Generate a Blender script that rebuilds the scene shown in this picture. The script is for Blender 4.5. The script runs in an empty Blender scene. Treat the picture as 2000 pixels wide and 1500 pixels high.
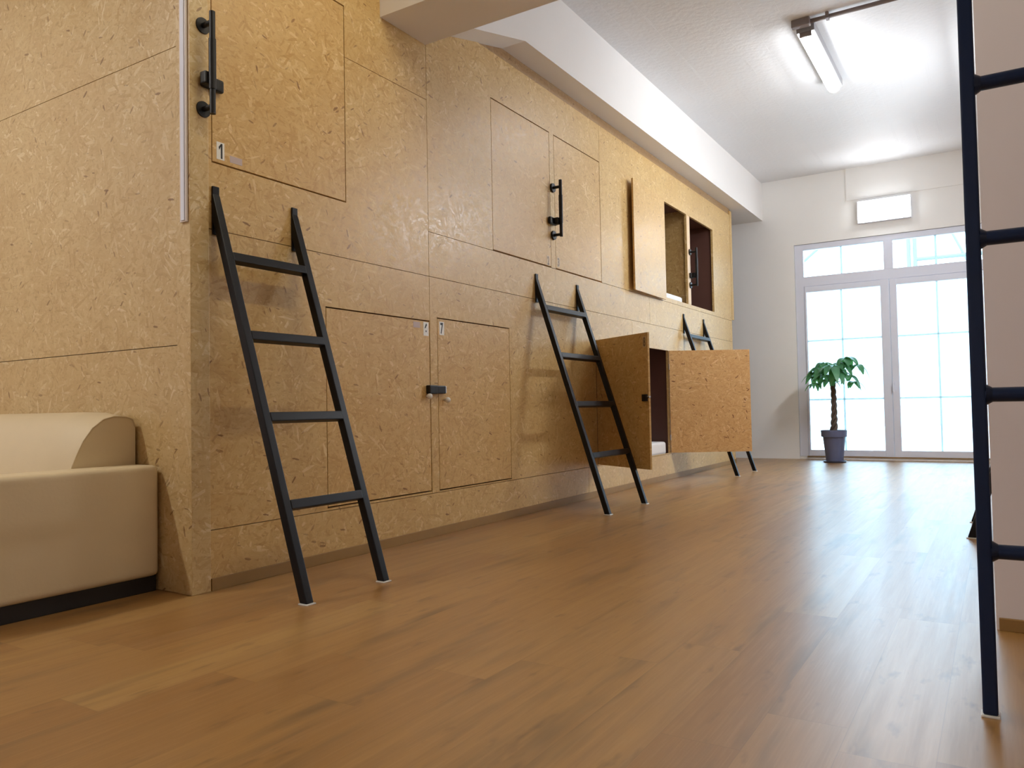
import bpy, bmesh, math, random
from mathutils import Vector, Matrix
random.seed(7)
S = bpy.context.scene
COL = S.collection

# ------------------------------------------------------------------ camera
cam_d = bpy.data.cameras.new('camera')
cam_d.sensor_fit = 'HORIZONTAL'; cam_d.sensor_width = 36.0
cam_d.lens = 1514.36 / 2000.0 * 36.0
cam_d.clip_start = 0.05; cam_d.clip_end = 200
cam = bpy.data.objects.new('camera', cam_d); COL.objects.link(cam)
right = Vector((0.847407, 0.530618, -0.018591))
down = Vector((-0.032355, 0.016659, -0.999338))
fwd = Vector((-0.529957, 0.847447, 0.031285))
R = Matrix((right, -down, -fwd)).transposed().to_4x4()
cam.matrix_world = Matrix.Translation((0, 0, 0.8)) @ R
S.camera = cam

# ------------------------------------------------------------------ world, exposure
w = bpy.data.worlds.new('world'); S.world = w; w.use_nodes = True
bg = w.node_tree.nodes['Background']
bg.inputs['Color'].default_value = (0.52, 0.76, 1.0, 1)
bg.inputs['Strength'].default_value = 10.0
S.view_settings.view_transform = 'Standard'
S.view_settings.look = 'None'
S.view_settings.gamma = 1.0
S.view_settings.use_curve_mapping = False
S.view_settings.exposure = 0.0
S.cycles.max_bounces = 10
S.cycles.diffuse_bounces = 5
S.cycles.glossy_bounces = 4
S.cycles.transparent_max_bounces = 12
S.cycles.sample_clamp_indirect = 6.0
S.cycles.use_denoising = True
LAMP = 37.0          # radiance of the fluorescent diffusers
LAMP_COL = (0.92, 0.96, 1.0)
NEAR_COL = (1.0, 0.92, 0.71)
LEFT_COL = (1.0, 0.975, 0.93)
NEAR_R = 48.0; NEAR_L = 145.0; FAR_W = 26.0

# ------------------------------------------------------------------ helpers: meshes
def link(o, parent=None):
    COL.objects.link(o)
    if parent: o.parent = parent
    return o
def obj(name, bm, m, parent=None, smooth=False, uv='box', off=None):
    """one mesh object from a bmesh in world coordinates (parents stand at the origin unless moved)"""
    bmesh.ops.recalc_face_normals(bm, faces=bm.faces)
    ul = bm.loops.layers.uv.new('UVMap')
    off = off or (0.0, 0.0)
    for f in bm.faces:
        n = f.normal
        a = max(range(3), key=lambda i: abs(n[i]))
        for l in f.loops:
            c = l.vert.co
            u, v = ((c.y, c.z), (c.x, c.z), (c.x, c.y))[a]
            l[ul].uv = (u + off[0] + 3.7 * a, v + off[1] + 1.3 * a)
        f.smooth = smooth
    me = bpy.data.meshes.new(name); bm.to_mesh(me); bm.free()
    me.materials.append(m)
    o = bpy.data.objects.new(name, me)
    link(o)
    if parent:
        o.parent = parent
        o.matrix_parent_inverse = Matrix.Translation(-Vector(parent.location))
    return o
def tag(o, label=None, cat=None, group=None, kind=None):
    if label: o['label'] = label
    if cat: o['category'] = cat
    if group: o['group'] = group
    if kind: o['kind'] = kind
    return o
def empty(name, loc, label=None, cat=None, group=None, kind=None):
    o = bpy.data.objects.new(name, None); o.empty_display_size = 0.1
    o.location = loc; link(o)
    return tag(o, label, cat, group, kind)
def box(bm, x0, x1, y0, y1, z0, z1, bevel=0.0, seg=2):
    r = bmesh.ops.create_cube(bm, size=1.0)
    for v in r['verts']:
        v.co = Vector((x0 + (v.co.x + .5) * (x1 - x0), y0 + (v.co.y + .5) * (y1 - y0), z0 + (v.co.z + .5) * (z1 - z0)))
    if bevel > 0:
        es = list({e for v in r['verts'] for e in v.link_edges})
        bmesh.ops.bevel(bm, geom=es, offset=bevel, segments=seg, affect='EDGES', profile=0.6)
    return bm
def prism(bm, bottom, top, bevel=0.0):
    """frustum between two equally long loops of points"""
    n = len(bottom)
    a = [bm.verts.new(p) for p in bottom]; b = [bm.verts.new(p) for p in top]
    fs = [bm.faces.new(a[::-1]), bm.faces.new(b)]
    for i in range(n):
        fs.append(bm.faces.new((a[i], a[(i + 1) % n], b[(i + 1) % n], b[i])))
    if bevel > 0:
        es = list({e for f in fs for e in f.edges})
        bmesh.ops.bevel(bm, geom=es, offset=bevel, segments=2, affect='EDGES', profile=0.6)
    return bm
def cyl(bm, p0, p1, r0, r1=None, n=24, cap=True):
    r1 = r0 if r1 is None else r1
    p0, p1 = Vector(p0), Vector(p1); d = (p1 - p0).normalized()
    u = d.orthogonal().normalized(); v = d.cross(u)
    a = [bm.verts.new(p0 + r0 * (math.cos(t) * u + math.sin(t) * v)) for t in [2 * math.pi * i / n for i in range(n)]]
    b = [bm.verts.new(p1 + r1 * (math.cos(t) * u + math.sin(t) * v)) for t in [2 * math.pi * i / n for i in range(n)]]
    for i in range(n): bm.faces.new((a[i], a[(i + 1) % n], b[(i + 1) % n], b[i]))
    if cap: bm.faces.new(a[::-1]); bm.faces.new(b)
    return bm
def tube(bm, pts, radii, n=10):
    pts = [Vector(p) for p in pts]; rings = []; u = None
    for i, p in enumerate(pts):
        d = (pts[min(i + 1, len(pts) - 1)] - pts[max(i - 1, 0)]).normalized()
        if u is None: u = d.orthogonal().normalized()
        u = (u - d * u.dot(d)).normalized(); v = d.cross(u)
        r = radii[i] if isinstance(radii, (list, tuple)) else radii
        rings.append([bm.verts.new(p + r * (math.cos(t) * u + math.sin(t) * v)) for t in [2 * math.pi * k / n for k in range(n)]])
    for a, b in zip(rings, rings[1:]):
        for k in range(n): bm.faces.new((a[k], a[(k + 1) % n], b[(k + 1) % n], b[k]))
    bm.faces.new(rings[0][::-1]); bm.faces.new(rings[-1])
    return bm
def lathe(bm, prof, c, n=40):
    rings = []
    for r, z in prof:
        rings.append([bm.verts.new((c[0] + r * math.cos(2 * math.pi * k / n), c[1] + r * math.sin(2 * math.pi * k / n), c[2] + z)) for k in range(n)])
    for a, b in zip(rings, rings[1:]):
        for k in range(n): bm.faces.new((a[k], a[(k + 1) % n], b[(k + 1) % n], b[k]))
    if prof[0][0] > 0: bm.faces.new(rings[0][::-1])
    if prof[-1][0] > 0: bm.faces.new(rings[-1])
    return bm
def B(): return bmesh.new()
def bx(*a, **k): return box(bmesh.new(), *a, **k)

# ------------------------------------------------------------------ helpers: materials
class NT:
    def __init__(self, name):
        self.m = bpy.data.materials.new(name); self.m.use_nodes = True
        self.t = self.m.node_tree; self.n = self.t.nodes
        self.bsdf = self.n['Principled BSDF']; self.out = self.n['Material Output']
    def node(self, typ, **k):
        nd = self.n.new(typ)
        ins = k.pop('ins', {})
        for a, b in k.items(): setattr(nd, a, b)
        for a, b in ins.items(): self.set(nd.inputs[a], b)
        return nd
    def set(self, sock, v):
        if isinstance(v, bpy.types.NodeSocket): self.t.links.new(v, sock)
        else: sock.default_value = v
    def math(self, op, a, b=0.0, clamp=False):
        nd = self.node('ShaderNodeMath', operation=op, use_clamp=clamp)
        self.set(nd.inputs[0], a); self.set(nd.inputs[1], b)
        return nd.outputs[0]
    def mix(self, f, a, b, blend='MIX'):
        nd = self.node('ShaderNodeMix', data_type='RGBA', blend_type=blend)
        self.set(nd.inputs[0], f); self.set(nd.inputs[6], a); self.set(nd.inputs[7], b)
        return nd.outputs[2]
    def mixf(self, f, a, b):
        nd = self.node('ShaderNodeMix', data_type='FLOAT')
        self.set(nd.inputs[0], f); self.set(nd.inputs[2], a); self.set(nd.inputs[3], b)
        return nd.outputs[0]
    def ramp(self, f, stops, interp='LINEAR'):
        nd = self.node('ShaderNodeValToRGB'); cr = nd.color_ramp; cr.interpolation = interp
        while len(cr.elements) > 1: cr.elements.remove(cr.elements[0])
        cr.elements[0].position = stops[0][0]; cr.elements[0].color = (*stops[0][1], 1)
        for p, c in stops[1:]:
            e = cr.elements.new(p); e.color = (*c, 1)
        self.set(nd.inputs[0], f)
        return nd.outputs[0]
    def mapr(self, v, a, b, c=0.0, d=1.0):
        nd = self.node('ShaderNodeMapRange'); nd.clamp = True
        self.set(nd.inputs[0], v)
        for i, x in enumerate((a, b, c, d)): nd.inputs[i + 1].default_value = x
        return nd.outputs[0]
    def noise(self, vec, scale, detail=3.0, rough=0.5):
        nd = self.node('ShaderNodeTexNoise', ins={'Scale': scale, 'Detail': detail, 'Roughness': rough})
        if vec is not None: self.set(nd.inputs['Vector'], vec)
        return nd.outputs[0]
    def mapping(self, vec, rot=(0, 0, 0), scale=(1, 1, 1), loc=(0, 0, 0)):
        nd = self.node('ShaderNodeMapping')
        self.set(nd.inputs[0], vec)
        nd.inputs[1].default_value = loc; nd.inputs[2].default_value = rot; nd.inputs[3].default_value = scale
        return nd.outputs[0]
    def bump(self, h, strength=0.2, dist=0.01):
        nd = self.node('ShaderNodeBump'); nd.inputs['Strength'].default_value = strength; nd.inputs['Distance'].default_value = dist
        self.set(nd.inputs['Height'], h); self.t.links.new(nd.outputs[0], self.bsdf.inputs['Normal'])
    def base(self, c=None, rough=None, spec=None, **k):
        b = self.bsdf.inputs
        if c is not None: self.set(b['Base Color'], c if isinstance(c, bpy.types.NodeSocket) else (*c, 1))
        if rough is not None: self.set(b['Roughness'], rough)
        if spec is not None: self.set(b['Specular IOR Level'], spec)
        for a, v in k.items(): self.set(b[a], v)
        return self.m
def lin(r, g, b):
    f = lambda c: c / 12.92 if c <= 0.04045 else ((c + 0.055) / 1.055) ** 2.4
    return (f(r / 255), f(g / 255), f(b / 255))
def plain(name, rgb, rough=0.5, spec=0.5, metallic=0.0, var=0.06, scale=8.0, bump=0.0):
    t = NT(name)
    tc = t.node('ShaderNodeTexCoord').outputs['Object']
    n = t.noise(tc, scale, 4)
    c = t.mix(n, (*[max(0, x * (1 - var)) for x in rgb], 1), (*[min(1, x * (1 + var)) for x in rgb], 1))
    if bump: t.bump(t.noise(tc, scale * 12, 3), bump, 0.004)
    return t.base(c, rough, spec, Metallic=metallic)

def osb(name, tint=(1, 1, 1), flecks=1.0, rough=0.36):
    t = NT(name)
    uv = t.node('ShaderNodeTexCoord').outputs['UV']
    wn = t.node('ShaderNodeTexNoise', ins={'Scale': 5.0, 'Detail': 2.0}); t.set(wn.inputs['Vector'], uv)
    sub = t.node('ShaderNodeVectorMath', operation='SUBTRACT'); t.set(sub.inputs[0], wn.outputs[1]); sub.inputs[1].default_value = (.5, .5, .5)
    mad = t.node('ShaderNodeVectorMath', operation='MULTIPLY_ADD'); t.set(mad.inputs[0], sub.outputs[0]); mad.inputs[1].default_value = (.05, .05, 0); t.set(mad.inputs[2], uv)
    wv = mad.outputs[0]
    val = pri = None
    for i, (ang, sx, sy) in enumerate(((8, 14, 78), (42, 18, 88), (78, 15, 70), (118, 17, 95), (156, 13, 74))):
        v = t.node('ShaderNodeTexVoronoi', voronoi_dimensions='2D', feature='F1', ins={'Scale': 1.0, 'Randomness': 1.0})
        t.set(v.inputs['Vector'], t.mapping(t.mapping(wv, rot=(0, 0, math.radians(ang))), scale=(sx, sy, 1), loc=(i * 3.1, i * 7.7, 0)))
        s = t.node('ShaderNodeSeparateColor'); t.set(s.inputs[0], v.outputs['Color'])
        if val is None: val, pri = s.outputs[0], s.outputs[1]
        else:
            g = t.math('GREATER_THAN', s.outputs[1], pri)
            val = t.mixf(g, val, s.outputs[0]); pri = t.math('MAXIMUM', pri, s.outputs[1])
    T = lambda r, g, b: tuple(a * k for a, k in zip(lin(r, g, b), tint))
    c = t.ramp(val, [(0.0, T(191, 152, 98)), (0.25, T(203, 166, 112)), (0.6, T(208, 173, 119)), (0.9, T(212, 179, 127)), (1.0, T(226, 198, 153))])
    big = t.noise(uv, 2.3, 3)
    c = t.mix(t.mapr(big, .35, .7, 0, .35), c, (*T(190, 150, 94), 1))
    mid = t.noise(t.mapping(uv, scale=(1, 1.6, 1)), 16, 3)
    c = t.mix(t.mapr(mid, .5, .75, 0, .3), c, (*T(184, 144, 90), 1))
    tiny = t.noise(t.mapping(wv, rot=(0, 0, .6), scale=(26, 70, 1)), 1.0, 3, .6)
    c = t.mix(t.mapr(tiny, .57, .76, 0, .45 * flecks), c, (*T(140, 96, 50), 1))
    c = t.mix(t.mapr(t.noise(t.mapping(wv, rot=(0, 0, -.9), scale=(20, 80, 1)), 1.0, 2, .6), .62, .78, 0, .4), c, (*T(228, 202, 158), 1))
    # dark strands and knots
    for ang, th in ((12, .962), (70, .975), (140, .968)):
        fv = t.node('ShaderNodeTexVoronoi', voronoi_dimensions='2D', feature='F1', ins={'Scale': 1.0})
        t.set(fv.inputs['Vector'], t.mapping(t.mapping(wv, rot=(0, 0, math.radians(ang))), scale=(15, 58, 1), loc=(ang, 0, 0)))
        sp = t.node('ShaderNodeSeparateColor'); t.set(sp.inputs[0], fv.outputs['Color'])
        pick = t.math('GREATER_THAN', sp.outputs[0], th)
        spot = t.math('LESS_THAN', t.math('ADD', fv.outputs['Distance'], t.math('MULTIPLY', t.noise(uv, 70, 2), .3)), t.mapr(sp.outputs[1], 0, 1, .22, .50))
        f = t.math('MULTIPLY', t.math('MULTIPLY', pick, spot), t.math('MULTIPLY', sp.outputs[2], min(1.0, 0.75 * flecks)))
        c = t.mix(f, c, (*T(110, 64, 22), 1))
    t.bump(t.math('ADD', t.math('MULTIPLY', val, .6), t.noise(uv, 90, 2)), 0.10, 0.004)
    return t.base(c, t.mixf(val, rough - .06, rough + .12), 0.5)

def floor_mat():
    t = NT('laminate_floor')
    co = t.node('ShaderNodeTexCoord').outputs['Object']
    xyz = t.node('ShaderNodeSeparateXYZ'); t.set(xyz.inputs[0], co)
    px = t.math('DIVIDE', t.math('ADD', xyz.outputs[0], 20.03), 0.195)
    row = t.math('FLOOR', px)
    wn = t.node('ShaderNodeTexWhiteNoise', noise_dimensions='1D'); t.set(wn.inputs['W'], row)
    py = t.math('ADD', t.math('DIVIDE', xyz.outputs[1], 1.28), t.math('MULTIPLY', wn.outputs[0], 7.0))
    pid = t.math('ADD', t.math('MULTIPLY', row, 17.31), t.math('FLOOR', py))
    w2 = t.node('ShaderNodeTexWhiteNoise', noise_dimensions='1D'); t.set(w2.inputs['W'], pid)
    comb = t.node('ShaderNodeCombineXYZ'); t.set(comb.inputs[0], xyz.outputs[0]); t.set(comb.inputs[1], xyz.outputs[1]); t.set(comb.inputs[2], t.math('MULTIPLY', w2.outputs[0], 40.0))
    v = comb.outputs[0]
    grain = t.noise(t.mapping(v, scale=(26, 1.3, 1)), 1.0, 5, .6)
    fine = t.noise(t.mapping(v, scale=(150, 5, 1)), 1.0, 3, .6)
    knots = t.noise(t.mapping(v, scale=(8, 1.1, 1)), 1.0, 3, .55)
    c = t.ramp(w2.outputs[0], [(0.0, lin(146, 103, 52)), (.4, lin(156, 114, 60)), (.85, lin(163, 122, 66)), (1.0, lin(166, 127, 71))])
    c = t.mix(t.mapr(grain, .40, .72, 0, .5), c, (*lin(136, 100, 62), 1))
    c = t.mix(t.mapr(fine, .45, .75, 0, .25), c, (*lin(184, 146, 100), 1))
    c = t.mix(t.mapr(knots, .55, .75, 0, .75), c, (*lin(102, 78, 48), 1))
    k2 = t.noise(t.mapping(v, scale=(15, 4.2, 1), loc=(3.3, 1.7, 0)), 1.0, 3, .6)
    c = t.mix(t.mapr(k2, .62, .74, 0, .6), c, (*lin(98, 68, 38), 1))
    fx = t.math('FRACT', px); fy = t.math('FRACT', py)
    ex = t.math('LESS_THAN', t.math('MINIMUM', fx, t.math('SUBTRACT', 1.0, fx)), 0.006)
    ey = t.math('LESS_THAN', t.math('MINIMUM', fy, t.math('SUBTRACT', 1.0, fy)), 0.0012)
    edge = t.math('MAXIMUM', ex, ey)
    c = t.mix(t.math('MULTIPLY', edge, .22), c, (*lin(80, 52, 28), 1))
    t.bump(t.math('SUBTRACT', t.math('MULTIPLY', grain, .3), edge), 0.06, 0.003)
    return t.base(c, t.mapr(grain, .2, .8, .30, .38), 0.5, IOR=1.9)

def board_plaster(name, rgb, axis, width, strength, rough=.6):
    """painted concrete with faint casting-board marks across the given axis"""
    t = NT(name)
    co = t.node('ShaderNodeTexCoord').outputs['Object']
    xyz = t.node('ShaderNodeSeparateXYZ'); t.set(xyz.inputs[0], co)
    p = t.math('DIVIDE', xyz.outputs[axis], width)
    wn = t.node('ShaderNodeTexWhiteNoise', noise_dimensions='1D'); t.set(wn.inputs['W'], t.math('FLOOR', p))
    fr = t.math('FRACT', p)
    ridge = t.math('LESS_THAN', t.math('MINIMUM', fr, t.math('SUBTRACT', 1.0, fr)), 0.05)
    gate = t.mapr(t.noise(t.mapping(co, scale=(1.2, 1.2, 1.2)), 1.0, 2), .42, .6)
    n = t.noise(co, 22, 4)
    h = t.math('ADD', t.math('MULTIPLY', wn.outputs[0], .5), t.math('ADD', t.math('MULTIPLY', t.math('MULTIPLY', ridge, gate), .8), t.math('MULTIPLY', n, .7)))
    t.bump(h, strength, 0.006)
    c = t.mix(t.noise(co, 1.3, 3), (*[x * .95 for x in rgb], 1), (*[min(1, x * 1.03) for x in rgb], 1))
    return t.base(c, rough, 0.4)

def emit(name, rgb, strength):
    t = NT(name)
    tc = t.node('ShaderNodeTexCoord').outputs['Object']
    c = t.mix(t.noise(tc, 3, 1), (*rgb, 1), (*[x * .98 for x in rgb], 1))
    return t.base((.9, .9, .9), .4, .4, **{'Emission Color': c, 'Emission Strength': strength})
def glass_mat():
    t = NT('window_glass')
    tr = t.node('ShaderNodeBsdfTransparent'); gl = t.node('ShaderNodeBsdfGlossy', ins={'Roughness': 0.02})
    tr.inputs[0].default_value = (.93, .97, .97, 1)
    fr = t.node('ShaderNodeFresnel', ins={'IOR': 1.45})
    mx = t.node('ShaderNodeMixShader'); t.set(mx.inputs[0], fr.outputs[0]); t.set(mx.inputs[1], tr.outputs[0]); t.set(mx.inputs[2], gl.outputs[0])
    t.t.links.new(mx.outputs[0], t.out.inputs[0])
    return t.m
def leaf_mat():
    t = NT('leaf_green')
    co = t.node('ShaderNodeTexCoord').outputs['Object']
    c = t.mix(t.noise(co, 9, 2), (*lin(50, 112, 80), 1), (*lin(100, 160, 116), 1))  # haze is put into these lighter, bluer greens
    t.base(c, .38, .5)
    tl = t.node('ShaderNodeBsdfTranslucent'); tl.inputs[0].default_value = (*lin(96, 160, 80), 1)
    mx = t.node('ShaderNodeMixShader', ins={'Fac': .3}); t.set(mx.inputs[1], t.bsdf.outputs[0]); t.set(mx.inputs[2], tl.outputs[0])
    t.t.links.new(mx.outputs[0], t.out.inputs[0])
    return t.m

M_OSB = osb('osb_board', tint=(1.0, 1.02, .93))
M_OSBS = osb('osb_pale_tint', tint=(.98, 1.09, 1.18))  # same board pattern with a paler, less yellow tint
M_OSBD = osb('osb_door_board', tint=(1.0, .99, .87))
M_OSBR = osb('osb_raw_back', tint=(1.0, .90, .80), flecks=1.5, rough=.5)
M_FLOOR = floor_mat()
M_CEIL = board_plaster('ceiling_paint', (.80, .80, .81), 0, .24, 1.0)
M_WALL = board_plaster('wall_paint', (.90, .89, .86), 2, .20, .16)
M_PLASTER = board_plaster('plaster_paint', (.88, .84, .87), 2, .9, .10)
M_BEAM = board_plaster('beam_paint', (.86, .83, .80), 2, .5, .08)
M_STEEL = plain('dark_steel_paint', (.006, .006, .008), .42, .28, var=.15, scale=20)
M_BLACK = plain('black_handle', (.010, .009, .009), .45, .35, var=.1, scale=30)
M_PAD = plain('white_plastic', (.78, .78, .76), .4)
M_STICK = plain('white_sticker', (.80, .79, .74), .45, var=.03)
M_STICKP = plain('pale_sticker', lin(200, 172, 126), .4, var=.05)
M_LABEL = plain('grey_paper_label', lin(190, 172, 168), .6, var=.05)
M_INK = plain('black_ink', (.012, .010, .010), .5)
M_INKG = plain('grey_ink', lin(122, 98, 74), .5)
M_TRIM = plain('baseboard_wood', lin(150, 116, 66), .5, var=.12, scale=14)
M_PVC = plain('white_pvc', (.76, .79, .90), .35, var=.02)
M_BAR = plain('muntin_white', (.80, .84, .84), .35, var=.02)
_nt = M_BAR.node_tree; _p = _nt.nodes['Principled BSDF']
_tl = _nt.nodes.new('ShaderNodeBsdfTranslucent'); _tl.inputs[0].default_value = (.80, .90, .90, 1)
_mx = _nt.nodes.new('ShaderNodeMixShader'); _mx.inputs[0].default_value = .65
_nt.links.new(_p.outputs[0], _mx.inputs[1]); _nt.links.new(_tl.outputs[0], _mx.inputs[2]); _nt.links.new(_mx.outputs[0], _nt.nodes['Material Output'].inputs[0])
M_SOFA = plain('cream_leather', lin(212, 194, 158), .48, .45, var=.05, scale=6, bump=.12)
M_SOFAB = plain('black_plinth', (.010, .009, .010), .5)
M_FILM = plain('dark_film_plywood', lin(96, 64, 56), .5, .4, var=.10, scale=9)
M_MATT = plain('white_mattress_cover', (.82, .82, .82), .8, var=.03)
M_POT = plain('slate_grey_pot', lin(92, 98, 128), .5, var=.06)
M_SAUCER = plain('dark_saucer', lin(70, 74, 98), .5)
M_SOIL = plain('soil', lin(50, 38, 28), .95, var=.4, scale=60)
M_TRUNK = plain('braided_trunk_bark', lin(88, 76, 66), .8, var=.25, scale=40, bump=.3)
M_LEAF = leaf_mat()
M_GLASS = glass_mat()
M_CONC = plain('pale_paving', (.62, .62, .60), .9, var=.08, scale=3)
M_BLUE = plain('pale_blue_steel', (.17, .18, .18), .5, var=.05)
M_CHROME = plain('chrome', (.7, .7, .72), .2, .5, metallic=1.0, var=.03)
M_GREY = plain('grey_steel_conduit', lin(132, 122, 120), .55, .4, var=.08, scale=15)
M_HOUS = plain('lamp_housing_grey', lin(150, 150, 152), .5, var=.05)
M_LAMP = emit('lamp_diffuser_glow', LAMP_COL, LAMP)
M_LAMP_ADDED = emit('added_lamp_glow', LAMP_COL, 105.0)
M_LAMPW = emit('wall_lamp_glow', LAMP_COL, FAR_W)
M_LAMPN = emit('warm_lamp_glow', NEAR_COL, NEAR_R)
M_LAMPL = emit('white_sofa_lamp_glow', LEFT_COL, NEAR_L)

# ------------------------------------------------------------------ room shell
XW = -3.042          # face of the long board wall
YF = 11.60           # far wall face
ZC = 4.05            # ceiling
def struct(name, bm, m, parent=None, **k):
    o = obj(name, bm, m, parent, **k)
    if not parent: o['kind'] = 'structure'
    return o
struct('floor', bx(-6.6, 3.7, -4.1, 11.70, -0.12, 0.0), M_FLOOR)
struct('ceiling', bx(-6.6, 3.7, -4.1, 11.9, ZC, ZC + .15), M_CEIL)
struct('wall_back', bx(-6.6, 3.7, -4.25, -4.1, -.1, ZC + .1), M_PLASTER)
struct('wall_west', bx(-6.75, -6.6, -4.25, 11.9, -.1, ZC + .1), M_PLASTER)
struct('wall_east', bx(3.6, 3.75, -4.25, 3.35, -.1, ZC + .1), M_PLASTER)
# far wall around the glazed doors
WX0, WX1, WZ1 = -2.42, 0.02, 3.07
bm = B()
box(bm, -6.6, WX0, YF, YF + .28, -.1, ZC + .05)
box(bm, WX1, .9, YF, YF + .28, -.1, ZC + .05)
box(bm, WX0, WX1, YF, YF + .28, WZ1, ZC + .05)
box(bm, WX0, WX1, YF + .02, YF + .28, -.1, 0.035)
struct('wall_far', bm, M_WALL)
struct('trim_1', bx(-1.70, .45, YF - .016, YF, 3.60, ZC), M_WALL)
# white return wall on the right and the wall that runs on behind it
bm = B()
box(bm, -.028, 3.7, 3.195, 3.345, 0, ZC)
box(bm, .425, .575, 3.345, YF, 0, ZC)
struct('wall_right', bm, M_PLASTER)
struct('baseboard_right', bx(-.02, 3.6, 3.181, 3.195, 0, .043, bevel=.003), M_TRIM)
# down-stand beams
struct('beam_cross', bx(-6.5, 3.6, 3.458, 3.887, 3.142, ZC), M_BEAM)['kind'] = 'structure'
bm = B()
prof = [(3.887, 3.235), (4.83, 3.49), (YF, 3.49), (YF, ZC), (3.887, ZC)]
prism(bm, [(-3.60, y, z) for y, z in prof], [(-2.85, y, z) for y, z in prof])
struct('beam_long', bm, M_BEAM)
struct('beam_near', bx(-3.60, -2.85, 2.3, 3.458, 3.49, ZC), M_BEAM)

# ------------------------------------------------------------------ long board wall with its door openings
HOLES = {
    1: (2.282, 3.157, 1.962, 3.080), 2: (4.640, 5.505, 1.939, 3.056), 3: (5.578, 6.449, 1.939, 3.056),
    4: (8.020, 8.805, 1.985, 3.048), 5: (8.914, 9.800, 1.985, 3.048),
    6: (2.990, 3.890, .285, 1.366), 7: (3.968, 4.840, .281, 1.394),
    8: (6.290, 7.040, .280, 1.400), 9: (7.220, 8.100, .280, 1.400)}
TH = .026
def panel(bm, y0, y1, z0, z1, g=.0018):
    """a sheet of board with rectangular openings cut out, as one closed shell"""
    y0 += g; y1 -= g; z0 += g; z1 -= g
    hs = [h for h in HOLES.values() if h[0] < y1 and h[1] > y0 and h[2] < z1 and h[3] > z0]
    ys = sorted({y0, y1, *[min(max(v, y0), y1) for h in hs for v in h[:2]]})
    zs = sorted({z0, z1, *[min(max(v, z0), z1) for h in hs for v in h[2:]]})
    V = {}
    def vert(y, z):
        k = (round(y, 5), round(z, 5))
        if k not in V: V[k] = bm.verts.new((XW, y, z))
        return V[k]
    fs = []
    for a, b in zip(ys, ys[1:]):
        for c, d in zip(zs, zs[1:]):
            m = ((a + b) / 2, (c + d) / 2)
            if any(h[0] < m[0] < h[1] and h[2] < m[1] < h[3] for h in hs): continue
            fs.append(bm.faces.new((vert(a, c), vert(b, c), vert(b, d), vert(a, d))))
    r = bmesh.ops.extrude_face_region(bm, geom=fs)
    for e in r['geom']:
        if isinstance(e, bmesh.types.BMVert): e.co.x -= TH
bm = B()
panel(bm, 2.262, 6.10, 0, .272); panel(bm, 6.10, 10.57, 0, .272)
panel(bm, 2.262, 3.893, .272, 1.650); panel(bm, 2.262, 3.893, 1.650, 2.787); panel(bm, 2.262, 3.893, 2.787, 3.49)
panel(bm, 3.893, 7.13, .272, 1.650); panel(bm, 7.13, 10.57, .272, 1.650)
panel(bm, 3.893, 7.60, 1.650, 1.937); panel(bm, 7.60, 10.57, 1.650, 1.937)
panel(bm, 3.893, 6.452, 1.937, 3.400); panel(bm, 6.452, 10.57, 1.937, 3.400)
WL = struct('wall_left', bm, M_OSB)
struct('trim_2', bx(XW - .03, XW - .012, 3.893, 10.62, 3.40, 3.488), osb('osb_shaded_strip', tint=(.60, .56, .56), flecks=1.5))          # set-back cut strip, the shade under the beam tinted into its colour
struct('trim_3', bx(XW - .03, XW + .004, 10.572, 10.66, 1.955, 3.46, bevel=.002), M_OSB)  # far end board, upper tier
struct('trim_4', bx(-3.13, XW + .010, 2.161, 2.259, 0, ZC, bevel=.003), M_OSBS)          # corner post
struct('baseboard_left', bx(XW, XW + .012, 2.262, 10.57, 0, .055, bevel=.002), M_TRIM)
# side wall behind the sofa: three courses of sheet
bm = B()
for z0, z1 in ((0, 1.113), (1.113, 2.484), (2.484, ZC)):
    box(bm, -6.6, -3.132, 2.165, 2.183, z0 + .0018, z1 - .0018)
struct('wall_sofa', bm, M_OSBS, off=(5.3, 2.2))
# capsule carcass behind the fronts: floors, partitions, back and end
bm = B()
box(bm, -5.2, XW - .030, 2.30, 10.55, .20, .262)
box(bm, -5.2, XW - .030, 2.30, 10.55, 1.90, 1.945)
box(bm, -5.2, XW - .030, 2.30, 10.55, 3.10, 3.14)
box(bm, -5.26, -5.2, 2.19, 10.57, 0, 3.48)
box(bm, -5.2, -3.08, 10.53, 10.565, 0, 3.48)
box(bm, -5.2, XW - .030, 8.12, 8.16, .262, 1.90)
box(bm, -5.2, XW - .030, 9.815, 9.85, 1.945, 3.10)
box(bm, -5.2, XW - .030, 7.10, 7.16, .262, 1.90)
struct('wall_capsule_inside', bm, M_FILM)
bm = B()
box(bm, -5.2, XW - .030, 8.83, 8.89, 1.945, 3.10)
struct('trim_5', bm, M_OSBD)
struct('trim_6', bx(XW - .018, XW + .003, 8.812, 8.908, 1.99, 3.04, bevel=.002), plain('planed_pine_strip', lin(222, 190, 150), .5))

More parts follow.
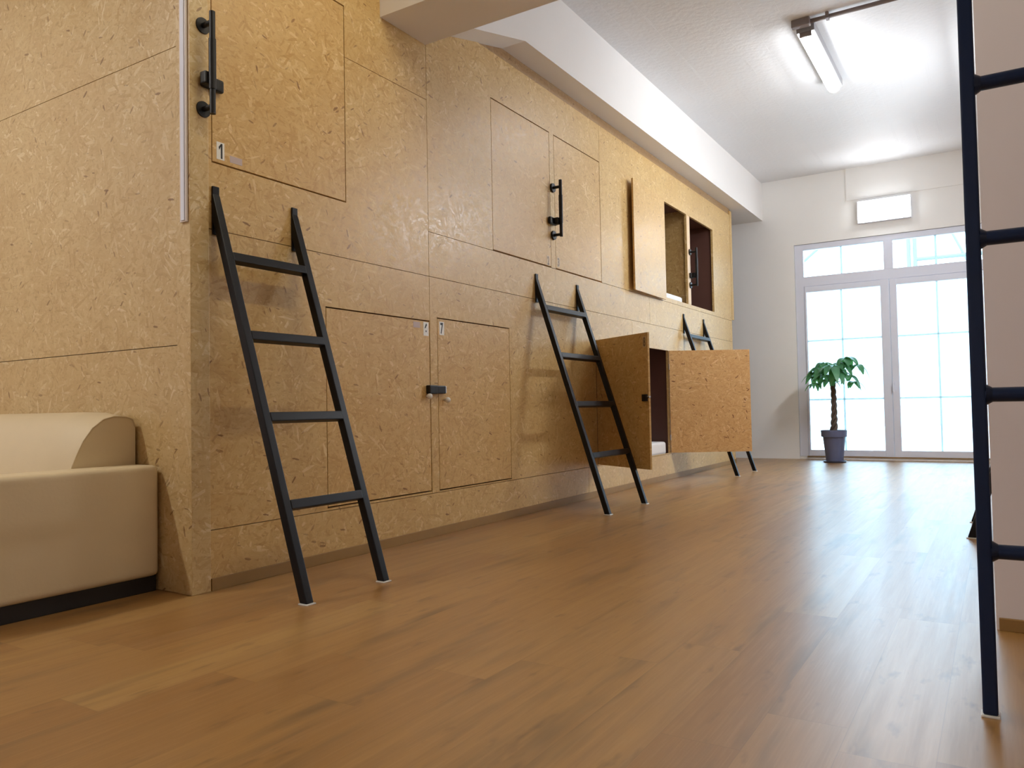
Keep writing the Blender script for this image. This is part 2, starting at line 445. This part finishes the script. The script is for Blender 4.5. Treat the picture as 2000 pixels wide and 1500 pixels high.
# ------------------------------------------------------------------ capsule doors
def digit(ch, name, parent, frame, m, h):
    """flat numeral built from the font outline; frame = (origin, u, v, normal)"""
    cu = bpy.data.curves.new(name, 'FONT'); cu.body = ch; cu.size = 1.0; cu.extrude = 0.01; cu.offset = .035
    tmp = bpy.data.objects.new(name + '_tmp', cu); COL.objects.link(tmp)
    dg = bpy.context.evaluated_depsgraph_get(); dg.update()
    me = bpy.data.meshes.new_from_object(tmp.evaluated_get(dg))
    COL.objects.unlink(tmp); bpy.data.objects.remove(tmp); bpy.data.curves.remove(cu)
    xs = [v.co.x for v in me.vertices]; ys = [v.co.y for v in me.vertices]
    cx, cy, hh = (min(xs) + max(xs)) / 2, (min(ys) + max(ys)) / 2, max(ys) - min(ys)
    ww = max(xs) - min(xs)
    o, u, v, n = [Vector(a) for a in frame]
    wid = h * (.40 if ch != '1' else .34)
    for p in me.vertices:
        p.co = o + u * (p.co.x - cx) / ww * wid + v * (p.co.y - cy) / hh * h + n * (.0011 + p.co.z * .03)
    if ch == '1':
        pts = [(-.5, .24), (-.30, .06), (.06, .30), (.06, -.5), (.5, -.5), (.5, .5), (.14, .5)]
        bm = bmesh.new()
        prism(bm, [o + u * a * h * .30 + v * b * h + n * .0011 for a, b in pts], [o + u * a * h * .30 + v * b * h + n * .0016 for a, b in pts])
        me.clear_geometry(); bm.to_mesh(me); bm.free()
    me.materials.clear(); me.materials.append(m)
    d = bpy.data.objects.new(name, me); link(d)
    d.parent = parent; return d
def plate(bm, o, u, v, n, w_, h_, t_):
    o, u, v, n = [Vector(a) for a in (o, u, v, n)]
    lo = [o + u * a * w_ / 2 + v * b * h_ / 2 for a, b in ((-1, -1), (1, -1), (1, 1), (-1, 1))]
    prism(bm, lo, [p + n * t_ for p in lo]); return bm
NX = (1, 0, 0)
UY = (0, 1, 0); UZ = (0, 0, 1)
def sticker(root, ch, o, u, v, n, w_, h_, pale=False):
    st = obj('number_sticker', plate(B(), o, u, v, n, w_, h_, .001), M_STICKP if pale else M_STICK, root)
    tag(st, 'pale number sticker' if pale else 'white number sticker')
    d = digit(ch, 'numeral', st, (o, u, v, n), M_INKG if pale else M_INK, h_ * .86)
    return st
def flat_door(k, label, m=M_OSBD, gap=.0048, gz=.0075):
    y0, y1, z0, z1 = HOLES[k]
    r = empty('capsule_door', (0, 0, 0), label, 'door', 'sleeping capsule doors')
    obj('door_panel', bx(XW - TH, XW, y0 + gap, y1 - gap, z0 + gz, z1 - gz, bevel=.0012, seg=1), m, r, off=(k * 1.71, k * .63))
    return r
d1 = flat_door(1, 'closed board door with number 1 on a white sticker, above the nearest ladder')
sticker(d1, '1', (XW, 2.331, 2.027), UY, UZ, NX, .043, .082)
obj('paper_label', plate(B(), (XW, 2.419, 2.004), UY, UZ, NX, .070, .032, .0008), M_LABEL, d1)
d2 = flat_door(2, 'closed upper board door with number 2, left of the black pull handle')
sticker(d2, '2', (XW, 5.452, 1.988), UY, UZ, NX, .05, .082, True)
d3 = flat_door(3, 'closed upper board door with number 3, right of the black pull handle')
sticker(d3, '3', (XW, 5.625, 2.000), UY, UZ, NX, .05, .082, True)
d6 = flat_door(6, 'closed lower board door with number 6, right behind the nearest ladder')
sticker(d6, '6', (XW, 3.852, 1.310), UY, UZ, NX, .050, .086)
obj('paper_label', plate(B(), (XW, 3.760, 1.330), UY, UZ, NX, .066, .036, .0008), M_LABEL, d6)
d7 = flat_door(7, 'closed lower board door with number 7, left of the second ladder')
sticker(d7, '7', (XW, 4.016, 1.326), UY, UZ, NX, .050, .086)
def knob(root, y, z):
    bm = B()
    cyl(bm, (XW, y, z), (XW + .014, y, z), .007, .006, 14)
    bmesh.ops.create_uvsphere(bm, u_segments=18, v_segments=12, radius=.018, matrix=Matrix.Translation((XW + .026, y, z)))
    tag(obj('knob', bm, M_PAD, root, smooth=True), 'small round white knob')
knob(d6, 3.848, .885); knob(d7, 4.036, .862)
# lock bridging doors 6 and 7
lk = empty('door_lock', (0, 0, 0), 'black lock box bridging the doors numbered 6 and 7, over two white knobs', 'lock')
obj('lock_body', bx(XW + .001, XW + .034, 3.842, 3.925, .900, .955, bevel=.006), M_BLACK, lk)
obj('lock_latch', bx(XW + .001, XW + .030, 3.926, 4.015, .902, .953, bevel=.006), M_BLACK, lk)
tag(obj('strike_plate', bx(XW + .001, XW + .022, 4.016, 4.030, .906, .950, bevel=.002), M_CHROME, lk), 'chrome end plate')

def swung_door(name_label, hinge, free, z0, z1, th, side, m, off):
    """open leaf standing between hinge and free end (plan points); side = direction of its thickness"""
    h, f = Vector((*hinge, 0)), Vector((*free, 0)); d = (f - h).normalized(); n = Vector((-d.y, d.x, 0)) * side
    r = empty('capsule_door', (0, 0, 0), name_label, 'door', 'sleeping capsule doors')
    lo = [h, f, f + n * th, h + n * th]
    L = (f - h).length
    bm = prism(B(), [p + Vector((0, 0, z0)) for p in lo], [p + Vector((0, 0, z1)) for p in lo], bevel=.001)
    o = obj('door_panel', bm, m, r)
    ul = o.data.uv_layers[0]
    for poly in o.data.polygons:
        for li in poly.loop_indices:
            c = o.data.vertices[o.data.loops[li].vertex_index].co
            ul.data[li].uv = (d.dot(c - h) + off, c.z + off * .7)
    return r, h, f, d, n
# door 8: hinged at its near side, outer face towards the camera
d8, h, f, d, n = swung_door('open lower board door with number 8, swung out behind the second ladder', (-3.0405, 6.294), (-2.388, 5.900), .283, 1.397, .018, 1, M_OSBD, 4.4)
face = -n      # outward face of door 8
if face.y > 0: face = -face
o8 = f - d * .042 + Vector((0, 0, 1.322))
sticker(d8, '8', o8, d, Vector(UZ), face, .05, .09, True)
c8 = f - d * .040 + Vector((0, 0, .865))
bm = plate(B(), c8, d, Vector(UZ), face, .052, .056, .022); obj('lock_body', bm, M_BLACK, d8)
bm = B(); cyl(bm, f + Vector((0, 0, .872)) + face * .006 - d * .012, f + Vector((0, 0, .872)) + face * .006 + d * .022, .009, .009, 16)
tag(obj('lock_bolt', bm, M_CHROME, d8), 'chrome bolt')
# door 9: hinged at its far side, raw inner face towards the camera
d9, h, f, d, n = swung_door('open lower board door showing its raw inner face, in front of the farthest left ladder', (-3.032, 8.100), (-2.287, 8.575), .283, 1.397, .018, 1, M_OSBR, 9.1)
bm = B()
for zz in (.45, 1.22): cyl(bm, (-3.030, 8.088, zz - .03), (-3.030, 8.088, zz + .03), .006, .006, 12)
obj('hinge', bm, M_CHROME, d9)
# door 4: folded right back against the fronts
d4, h, f, d, n = swung_door('open upper board door folded flat against the wall, left of the open capsules', (-3.020, 7.990), (-2.998, 7.086), 1.945, 3.052, .018, 1, M_OSBD, 13.7)

# ------------------------------------------------------------------ pull handles with latch
def pull_handle(y, z0, z1, zlo, zhi, latch, label, so=.078):
    r = empty('pull_handle', (0, 0, 0), label, 'handle', 'black pull handles on the door posts')
    xb = XW + so
    bm = cyl(B(), (xb, y, z0), (xb, y, z1), .0135, n=28); obj('bar', bm, M_BLACK, r, smooth=False)
    L = z1 - z0
    bm = cyl(B(), (xb, y, z0 + L * .24), (xb, y, z0 + L * .73), .0165, n=28); obj('grip_sleeve', bm, M_BLACK, r)
    for zz in (zlo, zhi):
        bm = B()
        cyl(bm, (XW + .002, y, zz), (XW + .016, y, zz), .038, .036, n=32)
        cyl(bm, (XW + .016, y, zz), (xb, y, zz), .012, n=18)
        obj('mounting_rosette', bm, M_BLACK, r)
    ya, yb, zl = latch
    bm = box(B(), XW + .003, XW + .030, min(ya, yb), max(ya, yb), zl - .030, zl + .030, bevel=.012, seg=3)
    box(bm, XW + .028, xb - .012, y - .030, y + .012, zl - .028, zl + .028, bevel=.006)
    obj('latch', bm, M_BLACK, r)
    return r
pull_handle(2.232, 2.155, 2.625, 2.190, 2.578, (2.216, 2.334, 2.322), 'black pull handle on the corner post, left of the door numbered 1')
pull_handle(5.540, 2.190, 2.655, 2.208, 2.600, (5.452, 5.565, 2.318), 'black pull handle on the post between the doors numbered 2 and 3')
pull_handle(8.885, 2.200, 2.655, 2.216, 2.610, (8.850, 8.925, 2.330), 'black pull handle on the pale post between the two open upper capsules', so=.085)

# ------------------------------------------------------------------ mattresses
def mattress(y0, y1, z0, z1, label):
    bm = box(B(), -5.05, -3.085, y0, y1, z0, z1, bevel=.035, seg=4)
    tag(obj('mattress', bm, M_MATT, smooth=True), label, 'mattress', 'capsule mattresses')
mattress(7.45, 8.735, 1.946, 2.062, 'white mattress in the open upper capsule beside the folded door')
mattress(7.19, 8.095, .263, .405, 'white mattress in the open lower capsule between the two swung doors')

# ------------------------------------------------------------------ ladders
def rung(a, b, s, lean, parent):
    """square rung from a to b; lean = unit vector along the rails"""
    a, b = Vector(a), Vector(b); d = (b - a).normalized(); u = Vector(lean); v = d.cross(u).normalized()
    lo = [a + u * i * s / 2 + v * j * s / 2 for i, j in ((-1, -1), (1, -1), (1, 1), (-1, 1))]
    prism_pts = [p + (b - a) for p in lo]
    return obj('rung', prism(B(), lo, prism_pts, bevel=.005), M_STEEL, parent)
def leaning_ladder(y0, y1, xf, xt, zt, zs, label, sgn=1, s=.040):
    """sgn +1: foot on the +x side of its wall, -1: foot on the -x side"""
    ld = empty('ladder', (0, 0, 0), label, 'ladder', 'black steel capsule ladders')
    # the front edge of each rail meets the hook plate (x = xt) at height zt; the rail end is cut flush with the plate
    k = (xt - (xf + sgn * s * .525)) / zt
    lean = Vector((k, 0, 1)).normalized(); hx = s / 2 / lean.z
    zb = (xt - (xf - sgn * hx)) / k
    for y in (y0, y1):
        side = [(xf - sgn * hx, .006), (xf + sgn * hx, .006), (xt, zt), (xt, zb)]
        side[0] = (xf - sgn * hx + k * .006, .006); side[1] = (xf + sgn * hx + k * .006, .006)
        rl = obj('rail', prism(B(), [(x, y - s / 2, z) for x, z in side], [(x, y + s / 2, z) for x, z in side], bevel=.004), M_STEEL, ld)
        tag(obj('foot_pad', bx(xf - .027, xf + .027, y - .025, y + .025, 0, .006, bevel=.002), M_PAD, rl), 'white foot pad')
        xa = xt - sgn * .010
        obj('wall_plate', bx(min(xa, xt), max(xa, xt), y - .018, y + .018, zb - .06, zt + .035, bevel=.002), M_STEEL, ld)
    for z in zs:
        x = xf + k * z
        rung((x, y0 + s / 2 - .003, z), (x, y1 - s / 2 + .003, z), .043, lean, ld)
    return ld
leaning_ladder(2.297, 2.772, -2.462, -3.030, 1.815, (.400, .777, 1.144, 1.512), 'nearest black steel ladder leaning on the board wall, below the door numbered 1')
leaning_ladder(5.245, 5.945, -2.462, -3.030, 1.815, (.43, .82, 1.20, 1.578), 'second black ladder from the sofa, its feet left of the open door numbered 8')
leaning_ladder(8.615, 9.330, -2.462, -3.030, 1.815, (.43, .82, 1.20, 1.590), 'farthest left black ladder, mostly hidden behind the raw open lower door')
leaning_ladder(5.225, 5.905, -.152, .413, 1.815, (.43, .82, 1.20, 1.58), 'ladder behind the white return wall, only its feet peeping left of the blue-black upright', sgn=-1)
# upright ladder in the right foreground
M_STEEL_FLARE = plain('flare_blue_steel', (.007, .022, .070), .34, .35, var=.12, scale=20)  # dark steel with the bluish lens flare put into its colour
ld = empty('ladder', (0, 0, 0), 'large dark blue-black upright ladder in front of the white wall, nearest the viewer', 'ladder', 'black steel capsule ladders')
for x in (-.040, .440):
    rl = obj('rail', bx(x - .017, x + .017, 2.302, 2.336, .006, 2.25, bevel=.006, seg=3), M_STEEL_FLARE, ld)
    tag(obj('foot_pad', bx(x - .021, x + .021, 2.298, 2.340, 0, .006, bevel=.002), M_PAD, rl), 'white foot pad')
for z in (.415, .812, 1.212, 1.613, 2.013):
    bm = cyl(B(), (-.026, 2.319, z), (.426, 2.319, z), .0185, n=24)
    for x, sg in ((-.024, 1), (.424, -1)):       # weld collars
        cyl(bm, (x, 2.319, z), (x + sg * .014, 2.319, z), .027, .0185, n=24)
    obj('rung', bm, M_STEEL_FLARE, ld)

# ------------------------------------------------------------------ sofa
sf = empty('sofa', (-4.2, 1.7, 0), 'cream leather sofa with a black plinth against the board side wall', 'sofa')
def soft(bm, cuts=1):
    return bm
AX0, AX1 = -3.452, -3.250
obj('arm', box(B(), AX0, AX1, 1.20, 2.152, .072, .572, bevel=.032, seg=5), M_SOFA, sf, smooth=True)
obj('arm', box(B(), -5.35, -5.15, 1.20, 2.152, .072, .572, bevel=.032, seg=5), M_SOFA, sf, smooth=True)
obj('plinth', bx(-5.32, -3.278, 1.23, 2.150, 0, .072, bevel=.003), M_SOFAB, sf)
obj('seat_base', box(B(), -5.15, -3.455, 1.22, 2.10, .075, .26, bevel=.02, seg=3), M_SOFA, sf, smooth=True)
for x0, x1 in ((-5.145, -4.305), (-4.300, -3.458)):
    obj('seat_cushion', box(B(), x0, x1, 1.20, 1.80, .262, .43, bevel=.045, seg=5), M_SOFA, sf, smooth=True)
# back rest: rounded profile swept along the sofa, slightly crowned in the middle
prof = [(2.150, .30), (2.150, .745), (2.138, .782), (2.10, .795), (2.045, .797), (1.995, .783), (1.945, .745), (1.905, .690), (1.880, .640), (1.855, .580), (1.835, .50), (1.82, .40), (1.83, .30)]
bm = B(); rings = []; NXS = 25
for i in range(NXS):
    t_ = i / (NXS - 1); x = -3.435 + (-5.165 + 3.435) * t_
    e = min(1.0, min(t_, 1 - t_) / .10); e = e * e * (3 - 2 * e)
    rings.append([bm.verts.new((x, y - e * .035 * max(0, min(1, (2.13 - y) / .2)), z + e * .022 * max(0, (z - .3) / .5))) for y, z in prof])
for a, b in zip(rings, rings[1:]):
    for k in range(len(prof)): bm.faces.new((a[k], a[(k + 1) % len(prof)], b[(k + 1) % len(prof)], b[k]))
bm.faces.new(rings[0][::-1]); bm.faces.new(rings[-1])
back = obj('backrest', bm, M_SOFA, sf, smooth=True)
for pl in back.data.polygons:
    if len(pl.vertices) > 4: pl.use_smooth = False
back.data.set_sharp_from_angle(angle=math.radians(50))
obj('piping', tube(B(), [(-3.434, y, z) for y, z in prof[1:11]], .0035, 8), M_SOFA, back, smooth=True)

# ------------------------------------------------------------------ cable trunking
ct = empty('cable_trunking', (0, 0, 0), 'white plastic cable trunking running down the board side wall beside the corner', 'trunking')
obj('channel', bx(-3.090, -3.044, 2.150, 2.1605, 1.662, ZC, bevel=.002), plain('trunking_grey', lin(222, 212, 206), .45, var=.03), ct)
obj('cover_strip', bx(-3.078, -3.054, 2.146, 2.150, 1.668, ZC, bevel=.0015), M_PVC, ct)

# ------------------------------------------------------------------ glazed terrace doors
win = empty('window_1', (0, 0, 0), kind='structure')
Y0, Y1 = YF + .015, YF + .085
GX0, GX1, MX0, MX1 = -2.298, -.105, -1.256, -1.139       # transom glass and central mullion
bm = B()
box(bm, WX0 + .004, GX0, Y0, Y1, .038, WZ1 - .002, bevel=.006)
box(bm, GX1, WX1 - .004, Y0, Y1, .038, WZ1 - .002, bevel=.006)
box(bm, GX0 - .01, GX1 + .01, Y0, Y1, 2.985, WZ1 - .004, bevel=.006)
box(bm, GX0 - .01, GX1 + .01, Y0, Y1, 2.462, 2.602, bevel=.006)
box(bm, MX0, MX1, Y0, Y1, 2.60, 2.99, bevel=.006)
obj('window_frame', bm, M_PVC, win)
obj('threshold', bx(GX0 - .02, GX1 + .02, Y0 - .012, Y1 + .02, .0352, .0455), M_TRIM, win)
for x0, x1, xm in ((GX0, MX0, -1.795), (MX1, GX1, -.63)):
    obj('transom_pane', bx(x0 - .005, x1 + .005, Y0 + .03, Y0 + .036, 2.597, 2.99), M_GLASS, win)
    obj('muntin', bx(xm - .013, xm + .013, Y0 + .020, Y0 + .029, 2.60, 2.988), M_BAR, win)
for x0, x1, g0, g1, xm in ((GX0 + .004, -1.199, -2.268, -1.308, -1.808), (-1.195, GX1 - .004, -1.108, -.165, -.632)):
    bm = B()
    box(bm, x0, g0, Y0 - .012, Y1 - .012, .044, 2.460, bevel=.006)
    box(bm, g1, x1, Y0 - .012, Y1 - .012, .044, 2.460, bevel=.006)
    box(bm, g0 - .01, g1 + .01, Y0 - .010, Y1 - .014, 2.376, 2.458, bevel=.005)
    box(bm, g0 - .01, g1 + .01, Y0 - .010, Y1 - .014, .046, .132, bevel=.005)
    leaf = obj('door_leaf', bm, M_PVC, win)
    obj('pane', bx(g0 - .005, g1 + .005, Y0 + .024, Y0 + .030, .127, 2.381), M_GLASS, leaf)
    bm = B()
    box(bm, xm - .011, xm + .011, Y0 + .014, Y0 + .022, .13, 2.378)
    for z in (.842, 1.680): box(bm, g0, g1, Y0 + .0135, Y0 + .0225, z - .011, z + .011)
    obj('muntin', bm, M_BAR, leaf)
bm = B()
box(bm, -1.196, -1.166, Y0 - .024, Y0 - .013, .93, 1.07, bevel=.004)
box(bm, -1.190, -1.172, Y0 - .050, Y0 - .024, 1.02, 1.04, bevel=.004)
box(bm, -1.192, -1.170, Y0 - .064, Y0 - .050, .92, 1.045, bevel=.006)
obj('handle', bm, M_PVC, win)

# ------------------------------------------------------------------ outside
struct('ground', bx(-30, 30, 11.90, 60, -.20, -.05), M_CONC)
struct('wall_added_outside', bx(-26, 26, 29.8, 30.2, -.06, 5.10), plain('grey_backdrop', (.45, .45, .45), .8, var=.03, scale=2))  # added wall: hides the post feet and evens out the floor reflection
can = empty('steel_canopy', (0, 0, 0), 'pale blue steel frame outside, seen through the upper panes', 'canopy', kind='structure')
def bar(name, p0, p1, s=.05):
    obj(name, cyl(B(), p0, p1, s, n=8), M_BLUE, can)
bar('post', (-2.45, 30.0, 5.10), (-2.45, 30.0, 8.40), 0.070)
bar('post', (-2.25, 30.0, 5.10), (-2.25, 30.0, 8.40), 0.070)
bar('post', (-6.60, 30.0, 5.10), (-6.60, 30.0, 8.40), 0.070)
bar('beam', (-2.24, 30.0, 5.68), (5.00, 30.0, 5.62), 0.070)
bar('brace', (-6.60, 30.0, 5.48), (-4.60, 30.0, 7.10), 0.056)
bar('brace', (-1.40, 30.0, 7.12), (-0.44, 30.0, 4.84), 0.044)
bar('beam', (-6.80, 30.0, 8.40), (5.00, 30.0, 8.40), 0.080)
bar('post', (5.00, 30.0, 5.10), (5.00, 30.0, 8.40), 0.070)

# ------------------------------------------------------------------ potted plant
PX, PY = -1.862, 11.05
pl = empty('potted_plant', (PX, PY, 0), 'potted plant with braided trunk and drooping green leaves in front of the glazed doors', 'plant')
obj('saucer', lathe(B(), [(.0, .0), (.135, .0), (.150, .022), (.144, .024), (.125, .008), (.0, .008)], (PX, PY, 0)), M_SAUCER, pl)
obj('pot', lathe(B(), [(.0, .010), (.106, .010), (.140, .335), (.141, .340), (.160, .342), (.164, .425), (.160, .430), (.150, .430), (.146, .39), (.0, .388)], (PX, PY, 0)), M_POT, pl)
obj('soil', lathe(B(), [(.0, .392), (.08, .402), (.143, .396)], (PX, PY, 0)), M_SOIL, pl)
bm = B()
for k in range(3):
    pts = []; rr = []
    for i in range(41):
        s_ = i / 40; z = .385 + s_ * .72; a = 2 * math.pi * (k / 3 + s_ * 2.6)
        r_ = .020 + .012 * (1 - s_) ** 3
        pts.append((PX + .012 * math.sin(s_ * 3) + r_ * math.cos(a), PY + r_ * math.sin(a), z)); rr.append(.020 - .005 * s_ + .008 * max(0, 1 - s_ * 6))
    tube(bm, pts, rr, 10)
obj('braided_trunk', bm, M_TRUNK, pl, smooth=True)
def leaflet(bm, p, d, up, L, W, droop):
    """one pointed oval leaflet folded along its midrib"""
    d = d.normalized(); s_ = d.cross(up).normalized(); n_ = s_.cross(d)
    N = 8; rows = []
    for i in range(N + 1):
        t_ = i / N
        c = p + d * L * t_ * (1 - .25 * droop * t_) + Vector((0, 0, -1)) * L * droop * t_ * t_ * .75
        wd = W * math.sin(math.pi * min(1, t_ * .92 + .04)) ** .8 * (1 - .25 * t_)
        rows.append([bm.verts.new(c + s_ * wd * q + n_ * abs(q) * wd * .22) for q in (-1, -.5, 0, .5, 1)])
    for a, b in zip(rows, rows[1:]):
        for k in range(4): bm.faces.new((a[k], a[k + 1], b[k + 1], b[k]))
crown = Vector((PX + .01, PY, 1.085))
# petiole tips (dx, dy, dz) from the top of the trunk, then how many leaflets and their length
tips = [(.16, -.02, .30, 6, .24), (.27, .06, .20, 5, .24), (-.05, .05, .22, 5, .20), (-.16, -.03, .18, 6, .22),
        (-.24, .05, .06, 5, .20), (.07, -.12, .12, 5, .25), (-.10, -.12, .08, 5, .22), (.20, -.08, .06, 5, .22),
        (.06, .12, .16, 5, .22), (-.20, -.10, -.03, 5, .17), (-.02, -.08, .02, 4, .24), (.24, .03, -.02, 5, .19),
        (.10, -.04, .24, 6, .26), (-.12, .06, .25, 6, .22), (-.22, .02, .12, 6, .22), (.02, -.14, .20, 6, .26)]
for i, (dx, dy, dz, nl, L) in enumerate(tips):
    tip = crown + Vector((dx, dy, dz)); st = bmesh.new()
    mid = crown + Vector((dx * .45, dy * .45, dz * .6 + .05))
    base = crown + Vector((0, 0, -.02 - .01 * (i % 4)))
    pts = [base.lerp(mid, a) .lerp(mid.lerp(tip, a), a) for a in [k / 8 for k in range(9)]]
    pet = obj('petiole', tube(st, pts, [.0055 - .003 * k / 8 for k in range(9)], 6), M_LEAF, pl, smooth=True)
    bm = B(); rnd = random.Random(50 + i)
    out = Vector((dx, dy, 0)).normalized()
    for k in range(nl):
        a = (k / (nl - 1) - .5) * math.radians(230) + rnd.uniform(-.15, .15)
        dd = Vector((out.x * math.cos(a) - out.y * math.sin(a), out.x * math.sin(a) + out.y * math.cos(a), rnd.uniform(-.15, .25)))
        leaflet(bm, tip, dd, Vector((0, 0, 1)), L * rnd.uniform(.85, 1.2) * (1 - .12 * abs(a)), L * rnd.uniform(.20, .26), rnd.uniform(.6, 1.2))
    obj('leaf', bm, M_LEAF, pet, smooth=True)

# ------------------------------------------------------------------ ceiling lamps and conduit
def batten(name, x, y0, y1, z, label, glow, group=None, parent_extra=None):
    """weatherproof fluorescent batten running along the room: grey housing, bulging diffuser, end caps"""
    r = empty(name, (x, (y0 + y1) / 2, z), label, 'lamp', group)
    obj('housing', bx(x - .074, x + .074, y0 - .01, y1 + .01, z + .022, ZC - .001, bevel=.006), M_HOUS, r)
    # diffuser: half-round section with a rounded far end
    bm = B(); rings = []; N = 12
    ys = [(y0 + .012, 1.0), (y1 - .07, 1.0), (y1 - .03, .93), (y1 - .010, .72), (y1, .40)]
    for y, s_ in ys:
        rings.append([bm.verts.new((x + .062 * s_ * math.cos(math.pi * k / N), y, z + .021 - .060 * s_ * math.sin(math.pi * k / N))) for k in range(N + 1)])
    for a, b in zip(rings, rings[1:]):
        for k in range(N): bm.faces.new((a[k], a[k + 1], b[k + 1], b[k]))
        bm.faces.new((a[0], b[0], b[N], a[N]))
    bm.faces.new(rings[0]); bm.faces.new(rings[-1][::-1])
    obj('diffuser', bm, glow, r, smooth=False)
    tag(obj('end_cap', bx(x - .050, x + .050, y0 - .012, y0 + .010, z - .020, z + .0215, bevel=.006), M_GREY, r), 'dark grey end cap')
    return r
LZ = 3.945
batten('ceiling_light', -1.290, 6.90, 8.30, LZ, 'long glowing fluorescent batten lamp on the far ceiling, below the grey conduit', M_LAMP)
cd = empty('conduit', (0, 0, 0), 'grey steel conduit with clips crossing the ceiling to the glowing batten lamp', 'conduit')
obj('pipe', cyl(B(), (-1.25, 6.83, 4.018), (.42, 6.83, 4.018), .018, n=16), M_GREY, cd, smooth=True)
for x in (-1.10, -.3): obj('clip', bx(x - .012, x + .012, 6.800, 6.860, 3.996, ZC), M_GREY, cd)
bm = bx(-1.385, -1.235, 6.79, 6.855, 3.985, ZC - .001, bevel=.01, seg=3)
obj('junction_box', bm, M_GREY, cd)
# wall lamp above the terrace doors
wl = empty('wall_light', (-1.22, YF, 3.4), 'bright glowing lamp on the far wall above the glazed doors', 'lamp')
bm = B()
box(bm, -1.55, -.895, YF - .040, YF - .001, 3.250, 3.550)
for a in ((-1.55, -1.540, 3.25, 3.55), (-.905, -.895, 3.25, 3.55), (-1.54, -.905, 3.25, 3.26), (-1.54, -.905, 3.54, 3.55)):
    box(bm, a[0], a[1], YF - .078, YF - .040, a[2], a[3])
obj('housing', bm, M_PVC, wl)
obj('diffuser', box(B(), -1.539, -.906, YF - .100, YF - .041, 3.261, 3.539, bevel=.020, seg=3), M_LAMPW, wl)
# lamps of the near bay, the same battens as the far one
batten('ceiling_light', -1.290, 1.90, 3.30, LZ, 'near ceiling batten lamp above the ladders, out of the frame', M_LAMPN)
sl = empty('wall_light', (.425, 8.3, 3.3), 'added unseen lamp behind the white return wall, brightening the far wall', 'lamp')  # lamp added out of sight to brighten the far wall
tl_ = [(.424, 3.46), (.330, 3.46), (.290, 3.38), (.400, 3.25), (.424, 3.25)]        # wedge housing, lens tilted down into the room
obj('housing', prism(B(), [(x, 7.6, z) for x, z in tl_], [(x, 9.0, z) for x, z in tl_]), M_HOUS, sl)
tl_ = [(.2885, 3.372), (.2805, 3.366), (.386, 3.241), (.394, 3.247)]
obj('diffuser', prism(B(), [(x, 7.62, z) for x, z in tl_], [(x, 8.98, z) for x, z in tl_]), M_LAMP_ADDED, sl)

batten('ceiling_light', -4.60, -1.20, .20, LZ, 'near ceiling batten lamp in front of the sofa, out of the frame', M_LAMPL)
